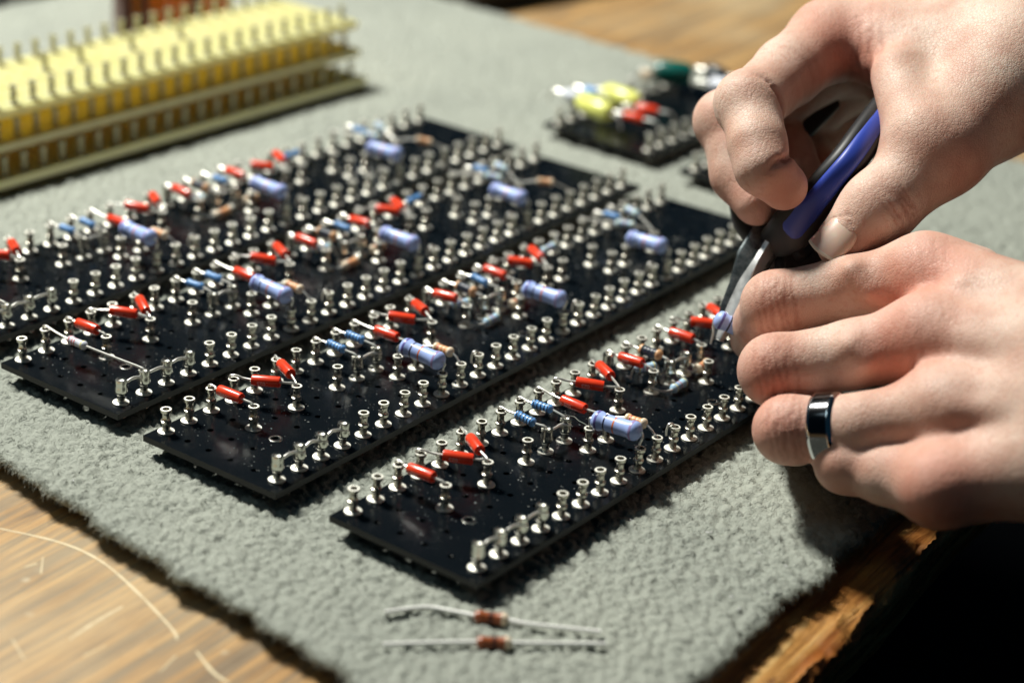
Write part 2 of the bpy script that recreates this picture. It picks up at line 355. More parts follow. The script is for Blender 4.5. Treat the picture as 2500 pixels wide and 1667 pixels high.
def make_rug():
    ns, nt = 620, 660
    s = np.linspace(0, 1, ns)**1.0; t = np.linspace(0, 1, nt)
    Sg, Tg = np.meshgrid(s, t, indexing='ij'); XY = rug_pt(Sg, Tg)
    z = -6.35 + rug_h(XY[..., 0], XY[..., 1])
    dd = np.minimum(np.minimum(Sg, 1-Sg)*430, np.minimum(Tg, 1-Tg)*470); z = np.where(dd < 2.2, z - (1-dd/2.2)**2*1.5, z)
    V = np.concatenate([XY, z[..., None]], -1).reshape(-1, 3)
    I = np.arange(ns*nt).reshape(ns, nt); F = np.stack([I[:-1, :-1], I[1:, :-1], I[1:, 1:], I[:-1, 1:]], -1).reshape(-1, 4)
    loop = np.concatenate([I[:, 0], I[-1, 1:], I[::-1, -1][1:], I[0, ::-1][1:-1]])
    lowV = V[loop].copy(); cen = V.mean(0); lowV[:, :2] += (cen[:2]-lowV[:, :2])*.022; lowV[:, 2] = ZT+.02
    b = len(V); m = len(loop); k = np.arange(m); F2 = np.stack([loop, np.roll(loop, -1), b+(k+1) % m, b+k], -1)[:, ::-1]
    V = np.concatenate([V, lowV]); F = np.concatenate([F, F2]); V -= [0, 600, ZT]
    mesh('weave', V, F, RUG, rug)
make_rug()
def fibres(name, XY, Z, length, rad, segs=5, lift=.6):
    n_ = len(XY); th = rng.uniform(0, 6.283, n_); cv = rng.normal(0, 1.1, n_); st = length*rng.uniform(.5, 1.4, n_)/segs
    P = np.zeros((n_, segs+1, 3)); P[:, 0, :2] = XY; P[:, 0, 2] = Z; a = th.copy(); el = rng.uniform(.1, 1.25, n_)*lift/.6
    for k in range(segs):
        P[:, k+1, 0] = P[:, k, 0] + np.cos(a)*np.cos(el)*st; P[:, k+1, 1] = P[:, k, 1]+np.sin(a)*np.cos(el)*st; P[:, k+1, 2] = P[:, k, 2]+np.sin(el)*st
        a += cv*.7; el -= rng.uniform(.25, .65, n_)
    W = np.zeros((n_, segs+1, 3, 3)); ang = np.array([0, 2.09, 4.19]); side = np.stack([-np.sin(th), np.cos(th), 0*th], -1)
    for j, q in enumerate(ang): W[:, :, j] = P + (side[:, None]*math.cos(q)+np.array([0, 0, 1.])*math.sin(q))*rad
    V = W.reshape(-1, 3); base = (np.arange(n_)*(segs+1)*3)[:, None, None]; k = (np.arange(segs)*3)[None, :, None]; j = np.arange(3)[None, None, :]; j2 = (j+1) % 3
    F = np.stack(np.broadcast_arrays(base+k+j, base+k+j2, base+k+3+j2, base+k+3+j), -1).reshape(-1, 4)
    V -= [0, 600, ZT]; o = mesh(name, V, F, FIB, rug); o['kind'] = 'stuff'; return o
def rug_fuzz():
    s = rng.random(90000); t = rng.random(90000); XY = rug_pt(s, t)
    k = (XY[:, 1] < 640); XY = XY[k][:34000]
    P2 = XY; A = rug_pt(rng.random(7000)*1, np.full(7000, .0)); B = rug_pt(np.zeros(7000), rng.random(7000))
    fibres('pile', P2, -6.5+rug_h(P2[:, 0], P2[:, 1]), 1.6, .055)
    EG = np.concatenate([A, B]); fibres('frayed_edge', EG, -6.6+rng.random(len(EG))*1.5, 2.2, .06, lift=.2)
rug_fuzz()
def lint():
    g = G()
    for _ in range(90):
        q = rug_pt(np.array([rng.random()]), np.array([rng.random()**1.3]))[0]
        if q[1] > 640: continue
        a = rng.uniform(0, 6.28); L = abs(rng.normal(.4, .4))+.2; z = -6.3+rug_h(np.array([q[0]]), np.array([q[1]]))[0]+.25
        g.tube([(q[0], q[1]-600, z-ZT), (q[0]+math.cos(a)*L, q[1]-600+math.sin(a)*L, z-ZT+.15), (q[0]+math.cos(a+.8)*L*2, q[1]-600+math.sin(a+.8)*L*2, z-ZT)], rng.uniform(.05, .2), 5, smooth=2)
    o = g.build('lint', mat('white_lint', (.8, .8, .8), .7), rug); o['kind'] = 'stuff'
lint()

# ------------------------------------------------------------------ turret, components
P8 = 8.0; VR = [0, .913, 1.86, 2.77, 3.65, 4.564]
TP = [(1.15, -4.2), (1.25, -3.9), (.95, -3.3), (.95, -1.7), (1.0, 0), (2.10, .0), (2.16, .14), (2.10, .30), (1.16, .36), (1.02, .48), (.98, 2.35), (1.04, 2.45), (1.32, 2.52), (1.34, 3.15), (1.04, 3.24), (.96, 3.35), (.93, 4.8), (1.02, 5.15), (1.2, 5.4), (1.38, 5.55), (1.42, 6.2), (1.34, 6.3), (.94, 6.3), (.90, 6.3), (.84, 3.8)]
TMS = [0, 0, 0, 0, 0, 1, 1, 1]+[0]*12+[1, 1, 0, 0]
_t = G().lathe(TP, 18, mats=TMS).build('turret', [TUR, FLG]); TME = _t.data; bpy.data.objects.remove(_t)
TP2 = TP[:13]+[(1.5, 2.75), (1.66, 3.4), (1.52, 4.4), (1.46, 5.2), (1.54, 5.9), (1.46, 6.5), (.95, 6.55), (.8, 6.3), (.3, 6.1), (.05, 6.1)]
_t = G().lathe(TP2, 18, mats=(TMS+[0]*9)[:len(TP2)-1]).build('turret', [SOLD, FLG]); TME2 = _t.data; bpy.data.objects.remove(_t)
_t = G().lathe([(r, z*1.0 if z > 0 else z*.6) for r, z in TP], 14).build('turret', DULL); TME3 = _t.data; bpy.data.objects.remove(_t)

def res_prof(L, r, bulge=1.16, e=.22):
    """profile of a bulge-ended resistor body centred on 0"""
    h = L/2; b = r*bulge; el = L*e
    return [(.25, -h-.25), (.6*r, -h), (.88*b, -h+.25*el), (b, -h+.55*el), (b, -h+.8*el), (r, -h+el*1.15)], [(r, h-el*1.15), (b, h-.8*el), (b, h-.55*el), (.88*b, h-.25*el), (.6*r, h), (.25, h+.25)]
def body(kind, C, ax):
    g = G()
    if kind == 'red':
        L, r = 7.3, 1.42; h = L/2
        g.lathe([(.3, -h+.5), (.75*r, -h+.1), (.93*r, -h), (r, -h+.35), (r*1.02, 0), (r, h-.35), (.95*r, h), (.78*r, h-.05), (.62*r, h-.5), (.2, h-.55)], 18, ax, C); mats = [RED]
    else:
        spec = dict(small=(6.1, 1.05, BLUE, [BND, BND, BND, BND, BNT], [(.10, 4), (.32, 1), (.5, 1), (.68, 1), (.92, 1)]),
                    pale=(6.3, 1.12, PALE, [BND, BNR, BNV, BNY, BNR], [(.08, 4), (.34, 3), (.5, 2), (.9, 4)]),
                    white=(6.6, 1.05, mat_white, [BNR, BNR, BNR, BNY, BNR], [(.08, 1), (.32, 2), (.45, 3), (.72, 4)]),
                    big=(13.5, 2.18, PERI, [BND, BNV, BND, BNO, BNF], [(.11, 2), (.30, 3), (.50, 4), (.84, 5)]),
                    tan=(6.4, 1.15, TAN, [BNO, CREAM, BNR, BNO, BNR], [(.30, 3), (.5, 1), (.68, 4)]),
                    dark=(7.2, 1.35, DARK, [BND, TAN, BND, BND, BND], [(.35, 1), (.5, 1), (.66, 1)]),
                    brown=(5.6, 1.15, TAN, [BND, CREAM, BNR, BNO, DBR], [(.25, 5), (.45, 1), (.62, 4)]))[kind]
        L, r, base, bm, bands = spec; bul = 1.17 if kind != 'tan' else 1.22
        a, b = res_prof(L, r, bul, .2 if kind == 'big' else .22); prof = list(a); ms = [0]*(len(a)-1); bw = .035 if kind == 'big' else .055
        endm = {'tan': 2, 'dark': 2, 'brown': 2}.get(kind, 0)
        if endm: ms = [endm]*(len(a)-2)+[0]
        z0, z1 = a[-1][1], b[0][1]
        cuts = []
        for f, m in bands:
            z = -L/2 + f*L
            cuts.append((z, m))
        inner = [(z, m) for z, m in cuts if z0 < z-bw*L/2 and z+bw*L/2 < z1]
        outer = [(z, m) for z, m in cuts if not (z0 < z-bw*L/2 and z+bw*L/2 < z1)]
        for z, m in inner:
            prof += [(r, z-bw*L/2), (r*1.004, z-bw*L/2+.01), (r*1.004, z+bw*L/2-.01), (r, z+bw*L/2)]; ms += [0, 0, m, 0]
        prof += list(b); ms += [0] + ([0]*(len(b)-1) if not endm else [0]+[endm]*(len(b)-2))
        for z, m in outer:
            k = 3 if z < 0 else len(prof)-1-4
            ms[k] = m
        g.lathe(prof, 20, ax, C, mats=ms); mats = [base]+bm
    return g, mats
mat_white = mat('white_blue_enamel', (.70, .74, .84), .3)
_tx = None
def red_marking(parent, C, ax):
    """the printed number, upside down on the flank that faces the bench front"""
    global _tx
    if _tx is None:
        cu = bpy.data.curves.new('marking', 'FONT'); cu.body = '1025'; cu.size = 1.5*S; cu.align_x = 'CENTER'; cu.align_y = 'CENTER'; cu.offset = 0.00003
        o = bpy.data.objects.new('marking', cu); COL.objects.link(o); bpy.context.view_layer.update()
        _tx = bpy.data.meshes.new_from_object(o.evaluated_get(bpy.context.evaluated_depsgraph_get())); bpy.data.objects.remove(o)
    V = np.array([v.co[:] for v in _tx.vertices])/S; F = [tuple(p.vertices) for p in _tx.polygons]
    ax = ax/np.linalg.norm(ax); up = np.array([0, 0, 1.]); side = np.cross(ax, up); side /= np.linalg.norm(side); up = np.cross(side, ax)
    W = []
    for x, y, _ in V:                        # wrap round the body; reading direction against the axis = upside down
        th = math.radians(8) + y/1.44*1.0; d = side*math.cos(th) - up*math.sin(th)
        W.append(C + ax*(-x-.6) + d*1.47)
    mesh('marking', W, F, PINK, parent)
def smooth_lead(pts, parent, r=.31):
    g = G()
    for p in pts: g.tube(p, r, 8)
    return g.build('lead', WIRE, parent)
def comp(root, kind, A, B, f=.5, lift=6.9, zA=6.45, zB=6.45, name=None, hook=True):
    A = np.array([A[0]*P8, A[1]*P8]); B = np.array([B[0]*P8, B[1]*P8]); C2 = A+(B-A)*f; d2 = (B-A)/np.linalg.norm(B-A)
    jit = rng.normal(0, .32, 2); lift = lift+rng.normal(0, .22); C = np.array([*(C2+jit+(B-A)*rng.normal(0, .018)), lift]); yw = rng.normal(0, .05); d3 = np.array([d2[0]-d2[1]*yw, d2[1]+d2[0]*yw]); L = {'red': 7.3, 'small': 6.1, 'pale': 6.3, 'white': 6.6, 'big': 13.5, 'tan': 6.4, 'dark': 7.2, 'brown': 5.6}[kind]
    tilt = rng.normal(0, .045); ax = np.array([*d3, (zB-zA)/40+tilt]); ax /= np.linalg.norm(ax)
    g, mats = body(kind, C, ax); nm = name or {'red': 'capacitor'}.get(kind, 'resistor')
    b = g.build(nm, mats, root)
    e0 = C-ax*(L/2-.3); e1 = C+ax*(L/2-.3); A3 = np.array([*A, zA]); B3 = np.array([*B, zB]); up = np.array([0, 0, 1.])
    if kind == 'big':
        p1 = [A3-up*2.5, A3+up*.6, A3+up*(lift-zA)*.75-np.array([*d2, 0])*.3, e0-ax*.6, e0+ax*.3]
        p2 = [e1-ax*.3, e1+ax*.9, B3+up*(lift-zB)*.75+np.array([*d2, 0])*.5, B3+up*.6, B3-up*2.5]
    else:
        k = np.array([*d2, 0]); s_ = np.array([-d2[1], d2[0], 0])
        p1 = [A3-up*1.6-k*.5, A3+up*.1-k*1.0, A3+up*.75-k*.2, A3+up*.6+k*1.4, e0*.5+(A3+up*.4)*.5, e0-ax*.2, e0+ax*.3]
        p2 = [e1-ax*.3, e1+ax*.2, e1*.5+(B3+up*.3)*.5, B3+up*.35-k*1.0, B3-up*.2-k*.1, B3-up*1.6+k*.15]
    smooth_lead([p1, p2], b)
    if kind == 'red': red_marking(b, C, ax)
    return b
def low_comp(root, kind, A, B, bow, z=1.7):
    A = np.array([*A])*P8; B = np.array([*B])*P8; M = (A+B)/2 + np.array([0, bow*P8]); ax = np.array([*((B-A)/np.linalg.norm(B-A)), .03]); C = np.array([*M, z])
    g, mats = body(kind, C, ax); b = g.build('resistor', mats, root); L = 6.0
    e0 = C-ax*(L/2); e1 = C+ax*(L/2)
    smooth_lead([[(A[0]-.9, A[1]+.5, 2.0), (A[0]-.6, A[1]-1.1, 1.6), (A[0]+.2, A[1]+bow*P8*.7, 1.2), e0-ax*.5, e0+ax*.3], [e1-ax*.3, e1+ax*.4, (B[0]+.3, B[1]+bow*P8*.5, 1.4), (B[0], B[1]-1.1, 1.8)]], b)
def jumper(root, A, B, zz=5.1, wrap=True):
    A = np.array([A[0]*P8, A[1]*P8]); B = np.array([B[0]*P8, B[1]*P8]); d = (B-A)/np.linalg.norm(B-A); s_ = np.array([-d[1], d[0]]); g = G()
    p = lambda q, z: (q[0], q[1], z)
    g.tube([p(A-d*.1+s_*1.3, zz-.6), p(A+d*1.1+s_*.7, zz-.2), p(A+d*2.2, zz+.1), p((A+B)/2, zz+.25+rng.normal(0, .15)), p(B-d*2.2, zz+.1), p(B-d*1.1-s_*.7, zz), p(B-s_*1.3+d*.1, zz-.3), p(B+d*1.2, zz-.5)], .4, 8)
    g.build('jumper_wire', WIRE, root)
def stub(root, A):
    A = np.array([A[0]*P8, A[1]*P8]); g = G()
    g.tube([(A[0], A[1], 4.2), (A[0], A[1], 6.0), (A[0]-.4, A[1]+.6, 7.0), (A[0]-1.2, A[1]+1.1, 6.8), (A[0]-1.6, A[1]+1.3, 5.2), (A[0]-1.6, A[1]+1.2, 3.9)], .3, 7)
    g.build('wire_hook', WIRE, root)

def plate_mesh(L0, L1, W0, W1, rows, cols, name, mats, th=1.6, hr=.85):
    """top sheet with real drilled holes; rows/cols give the hole centres in mm"""
    g = G(); ys = [W0]+[(rows[i]+rows[i+1])/2 for i in range(len(rows)-1)]+[W1]; xs = [L0]+[(cols[i]+cols[i+1])/2 for i in range(len(cols)-1)]+[L1]
    oct_ = [(math.cos(math.pi*(k/4+.125)), math.sin(math.pi*(k/4+.125))) for k in range(8)]
    for i, cx in enumerate(cols):
        for j, cy in enumerate(rows):
            x0, x1, y0, y1 = xs[i], xs[i+1], ys[j], ys[j+1]
            out_ = [(x1, (y0+y1)/2+.0), (x1, y1), ((x0+x1)/2, y1), (x0, y1), (x0, (y0+y1)/2), (x0, y0), ((x0+x1)/2, y0), (x1, y0)]
            inn = [(cx+hr*math.cos(math.pi*k/4), cy+hr*math.sin(math.pi*k/4)) for k in range(8)]
            V = [(*p, 0) for p in out_]+[(*p, 0) for p in inn]+[(*p, -th) for p in inn]+[(*p, -th) for p in out_]
            F = [(k, (k+1) % 8, 8+(k+1) % 8, 8+k) for k in range(8)]+[(8+k, 8+(k+1) % 8, 16+(k+1) % 8, 16+k) for k in range(8)]+[(16+k, 16+(k+1) % 8, 24+(k+1) % 8, 24+k) for k in range(8)]
            g.add(V, F, 0)
    b = .12
    for (p, q) in (((L0, W0), (L1, W0)), ((L1, W0), (L1, W1)), ((L1, W1), (L0, W1)), ((L0, W1), (L0, W0))):
        g.add([(*p, 0), (*q, 0), (*q, -th), (*p, -th)], [(3, 2, 1, 0)], 1)
    o = g.build(name, mats, None, False); me = o.data; bpy.data.objects.remove(o); return me
HOLEROWS = [r*P8 for r in VR]; HOLECOLS = [i*P8 for i in range(30)]
PLATE = plate_mesh(-5.2, 29.62*P8, -4.3, 4.9*P8, HOLEROWS, HOLECOLS, 'board_plate', [BRD, EDGE])
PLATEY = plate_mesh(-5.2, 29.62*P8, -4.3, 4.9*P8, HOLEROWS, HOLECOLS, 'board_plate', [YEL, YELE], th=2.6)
ring_me = None
def eyelet(root, u, v):
    G().lathe([(1.15, .02), (1.2, .16), (1.45, .22), (1.75, .12), (1.8, .02)], 24, None, (u*P8, v*P8, 0), caps=False).build('mounting_ring', SOLD, root)
M2 = [2, 4, 6, 7, 8, 11, 13, 14, 15, 16, 18, 19, 21, 24]; M1 = [8, 9, 15, 21, 22, 24]
def dust(root, nn, Lr=(0, 236)):
    g = G()
    for _ in range(nn):
        x = rng.uniform(*Lr); y = rng.uniform(-3.5, 38.5); s_ = abs(rng.normal(.06, .055))+.035; a = rng.uniform(0, 3.14); e = rng.uniform(1, 2.2)
        ca, sa = math.cos(a), math.sin(a); V = [(x+ca*s_*e, y+sa*s_*e, .03), (x-sa*s_, y+ca*s_, .03), (x-ca*s_*e, y-sa*s_*e, .03), (x+sa*s_, y-ca*s_, .03), (x, y, .03+s_*.6)]
        g.add(V, [(0, 1, 4), (1, 2, 4), (2, 3, 4), (3, 0, 4)])
    o = g.build('dust', DUST, root, False); o['kind'] = 'stuff'
DUST = mat('dust', (.30, .31, .30), .9)
def board(pose, label, full=True, i0=0):
    x, y, t = pose; root = empty('circuit_board', (x, y, 0), t); tag(root, label, 'circuit board', 'black circuit boards on the rug')
    use('board_plate', PLATE, root)
    sol = {(0, 0), (1, 0), (2, 0), (3, 0), (7, 3), (8, 3), (14, 3), (15, 3), (13, 5)}
    for i in range(30):
        for r in (0, 5): use('turret', TME2 if (i, r) in sol else TME, root, (i*P8, VR[r]*P8, 0), (rng.normal(0, .02), rng.normal(0, .02), rng.uniform(0, 6)))
    for i in M2: use('turret', TME2 if (i, 3) in sol else TME, root, (i*P8, VR[3]*P8, 0), (0, 0, rng.uniform(0, 6)))
    for i in M1: use('turret', TME, root, (i*P8, VR[2]*P8, 0), (0, 0, rng.uniform(0, 6)))
    for u, v in ((1.95, 1.8), (13.85, .85), (25.88, 1.8)): eyelet(root, u, v)
    dust(root, 1000)
    return root
K = VR[5]; A2 = VR[3]; A1 = VR[2]
def populate(root, which):
    c = lambda *a, **k: comp(root, *a, **k)
    c('red', (2, K), (2, A2), .49); c('red', (3, K), (4, A2), .54); c('red', (5, K), (4, A2), .47)
    c('small', (7, K), (7, A2), .50); c('small', (8, K), (8, A2), .50)
    c('red', (9, K), (9, A1), .52, lift=6.8); c('big', (8, A1), (8, 0), .5, lift=9.6); c('tan', (9, A1), (9, 0), .55, lift=8.2, zA=6.4)
    c('red', (10, K), (11, A2), .52); c('red', (12, K), (11, A2), .45); c('red', (13, K), (13, A2), .5)
    c('dark', (14, K), (14, A2), .54, lift=6.9)
    low_comp(root, 'tan' if which in (1, 2) else 'pale', (13, A2), (14.4, A2), -.62)
    low_comp(root, 'tan', (15, A2), (16, A2), -.42, 2.2)
    low_comp(root, 'pale', (13.1, 3.75), (14, 3.2), -.05, 4.0)
    c('red', (16, K), (16, A2), .5); c('red', (17, K), (18, A2), .52); c('red', (19, K), (18, A2), .42)
    C = np.array([19.5*P8, 3.77*P8, 6.6]); ax = np.array([.995, -.04, .06]); g, mats = body('small' if which != 3 else 'pale', C, ax); b = g.build('resistor', mats, root)
    smooth_lead([[(18*P8, A2*P8, 5), (18*P8, A2*P8+.2, 6.6), (18.4*P8, 3.3*P8, 7.0), C-ax*3.4, C-ax*2.6], [C+ax*2.6, C+ax*3.4, (20.6*P8, 4.2*P8, 7.0), (21*P8, K*P8-.4, 6.7), (21*P8, K*P8, 5.2)]], b)
    if which != 4:
        c('small', (15, K), (15, A2), .48); c('big', (15, A1), (15, 0), .5, lift=9.6); c('big', (22, A1), (22, 0), .5, lift=9.6)
        c('pale', (23, K), (24, A1), .62, lift=7.6); c('small', (24, K), (24, A2), .4, lift=7.4); c('pale', (25, K), (24, A1), .48, lift=8.8)
    if which in (1, 2):
        c('brown', (24, A1), (25, 0), .52, lift=8.2, zA=7.0); c('white', (1, K), (1, 0), .36, lift=6.6)
    for i in range(3): jumper(root, (i, 0), (i+1, 0))
    jumper(root, (7, A2), (8, A2), 5.3); jumper(root, (14, A2), (15, A2), 5.3)
    for i in (10, 16, 21): stub(root, (i, 0))
POSE = {1: (-142.05, 480.36, .96523), 2: (-97.63, 446.10, .97053), 3: (-53.24, 411.82, .97696), 4: (-4.06, 378.40, .9529)}
LBL = {1: 'black turret board beside the yellow stack, its near end cut off by the picture edge',
       2: 'black turret board with a whitish red-banded resistor spanning its near end',
       3: 'long black turret board third from the yellow stack, its far end behind the plier tips',
       4: 'nearest black turret board under the fingers, the one having a resistor fitted'}
BR = {}
for k in (1, 2, 3, 4): BR[k] = board(POSE[k], LBL[k]); populate(BR[k], k)

# ------------------------------------------------------------------ yellow boards
def yellow(x, y, t, z, label):
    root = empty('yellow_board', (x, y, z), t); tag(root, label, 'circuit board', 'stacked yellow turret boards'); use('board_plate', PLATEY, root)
    for i in range(30):
        for r in (0, 5): use('turret', TME3, root, (i*P8, VR[r]*P8, 0))
    for i in M2[::2]: use('turret', TME3, root, (i*P8, VR[3]*P8, 0))
    return root
yt = math.radians(54.2); yd = np.array([math.cos(yt), math.sin(yt)]); yn = np.array([-yd[1], yd[0]])
def ypos(end, off): q = np.array(end) - yd*29.62*P8 + yn*(4.3+off); return q
for z, e, lab in ((20.0, (-66.5, 746.5), 'topmost pale yellow turret board of the stack, pins standing on its open face'), (10.1, (-66, 743.8), 'middle yellow turret board sandwiched in the stack of three'), (.3, (-65, 740.5), 'lowest yellow turret board of the stack, just above the brown strip')):
    q = ypos(e, {20.0: 3.2, 10.1: 1.6}.get(z, -1.2)); yellow(q[0], q[1], yt, z, lab)
q = ypos((-67, 738), 1.2); pl = G().box((-5, -2.5, 0), (236, 36, 2.4), bev=.2).build('shaded_base_strip', BROWN, None, False); pl.location = (q[0]*S, q[1]*S, -4.9*S); pl.rotation_euler = (0, 0, yt)  # stands for a fourth board's edge, its shade painted in as brown
tag(pl, 'long strip under the yellow board stack, a fourth board edge coloured brown as in shade', 'strip')

# ------------------------------------------------------------------ small boards behind
PLS = plate_mesh(-4, 84, -4, 44, [0, 8, 16, 24, 32, 40], [i*8. for i in range(11)], 'board_plate', [BRD, EDGE])
def small_board(x, y, t, label, rich):
    root = empty('small_circuit_board', (x, y, 0), t); tag(root, label, 'circuit board', 'small black boards behind the row'); use('board_plate', PLS, root)
    for i in range(11):
        for v in (0, 40): use('turret', TME, root, (i*8, v, 0))
    def cap(u, v, L, r, m, z=6.5, ax=(0, -1, 0), nm='capacitor', rot=0):
        h = L/2; C = np.array([u, v, z]); ax = np.array([math.sin(rot), -math.cos(rot), 0.])
        b = G().lathe([(.3, -h), (.7*r, -h), (r, -h+.15*r*4), (r, h-.6*r), (.7*r, h), (.3, h)], 18, ax, C).build(nm, m, root)
        smooth_lead([[C-ax*(h+7)-np.array([0, 0, z-4.0]), C-ax*(h+5), C-ax*h*.9], [C+ax*h*.9, C+ax*(h+5), C+ax*(h+7)-np.array([0, 0, z-4.])]], b, .45)
    if rich:
        cap(5.5, 28.5, 16.5, 3.9, CAPY, 8, rot=-.26); cap(23.5, 29, 16.5, 3.9, CAPY, 8, rot=-.12)
        cap(17.5, 39, 6, 1.8, BLUE, 9)
        cap(10, 14, 8, 1.7, RED, 7, rot=.1); cap(18.5, 14, 8.5, 1.8, RED, 8, rot=.3)
        cap(67, 34, 15, 4.6, GRN, 8, rot=.5); cap(56, 39, 5, 2.2, CREAM, 8, rot=1.3); cap(80, 22, 9, 3, DARK, 8)
        cap(70, 12, 12, 3, mat_white, 7, rot=.2); cap(8, 41, 7, 2, mat_white, 9)
    else:
        cap(30, 20, 17, 4.3, mat_white, 8, rot=.2); cap(48, 24, 14, 4, BLK, 8); cap(62, 14, 17, 5, mat_white, 7, rot=.1); cap(18, 30, 7, 1.6, RED, 7); cap(6, 30, 9, 2.6, mat_white, 8)
    return root
sdir = math.radians(54.5)
small_board(44, 678, sdir, 'small black board with two fat lemon yellow capacitors and a green one, behind the fingers', True)
small_board(92.5, 637, sdir, 'small black board mostly hidden behind the hand on the pliers', False)

# ------------------------------------------------------------------ loose resistors on the rug
def loose(ptsL, ptsR, a, b, label):
    z = -4.1; A = onz(*a, z); B = onz(*b, z); C = (A+B)/2; ax = (B-A)/np.linalg.norm(B-A)
    g = G(); L = 7.2; r = 1.25; h = L/2
    prof = [(.3, -h-.1), (.8*r, -h), (1.15*r, -h+.8), (1.15*r, -h+1.4), (r, -h+1.9), (r, -.5), (r, -.49), (r, .5), (r, .51), (r, h-1.9), (1.18*r, h-1.3), (1.2*r, h-.7), (.8*r, h), (.3, h+.1)]
    g.lathe(prof, 18, ax, C, mats=[0, 0, 0, 0, 1, 1, 2, 2, 1, 1, 3, 3, 3]); o = g.build('loose_resistor', [RBR, RBR, DBR, CREAM])
    smooth_lead([[onz(*p, z) for p in ptsL]+[C-ax*h*.9], [C+ax*h*.9]+[onz(*p, z) for p in ptsR]], o, .56)
    o.children[0].data.materials[0] = LEADW
    tag(o, label, 'resistor', 'loose resistors on the rug')
loose([(940, 1494), (1035, 1482), (1100, 1491)], [(1300, 1524), (1467, 1542)], (1160, 1503), (1238, 1512), 'loose tan resistor lying on the rug with one lead bent, nearer the board corner')
loose([(935, 1573), (1050, 1569), (1100, 1568)], [(1300, 1570), (1480, 1572)], (1166, 1567), (1246, 1569), 'loose tan resistor on the rug with straight level leads, lowest in the picture')

# ------------------------------------------------------------------ things at the back
def gbox(name, c, size, rz, m, label, cat, z0=ZT):
    o = G().box((-size[0]/2, -size[1]/2, 0), (size[0]/2, size[1]/2, size[2]), bev=1.0).build(name, m, None, False); o.location = (c[0]*S, c[1]*S, z0*S); o.rotation_euler = (0, 0, rz); return tag(o, label, cat)
bx = empty('grey_case', (-262, 862, ZT), yt); tag(bx, 'grey metal case standing behind the left end of the yellow boards', 'case')
G().box((-95, -50, 4), (70, 160, 13), bev=1.5).build('shell', GREYM, bx, False); G().box((-95, 90, 13.1), (-20, 150, 20), bev=.8).build('dark_panel', BLK, bx, False); G().box((-90, -45, 0), (66, 156, 4)).build('foot', BLK, bx, False)
def orange_pack():
    base = onz(298, 128, -4.9); q = empty('orange_capacitor_pack', (base[0], base[1], -4.9), math.radians(20)); tag(q, 'row of upright orange and dark brown film strips behind the yellow boards', 'capacitor pack')
    G().box((0, 0, 0), (4.2, 26, 46), bev=.4).build('dark_end', DBR, q, False); x = 5
    for k in range(12):
        wd = float(rng.uniform(2.2, 5.0)); m = ORG if k % 3 != 1 else (DBR if k % 2 else BNO); G().box((x, rng.uniform(0, 2), 0), (x+wd, 24, 38+rng.uniform(-3, 6)), bev=.7).build('strip', m, q, False); x += wd+.35
orange_pack()
c0 = gbox('dark_gap_block', (-30, 962), (95, 98, 30), math.radians(46), BLK, 'black block filling in the darkness past the far edge of the bench beyond the rug', 'case')  # black block added to give the darkness beyond the bench edge

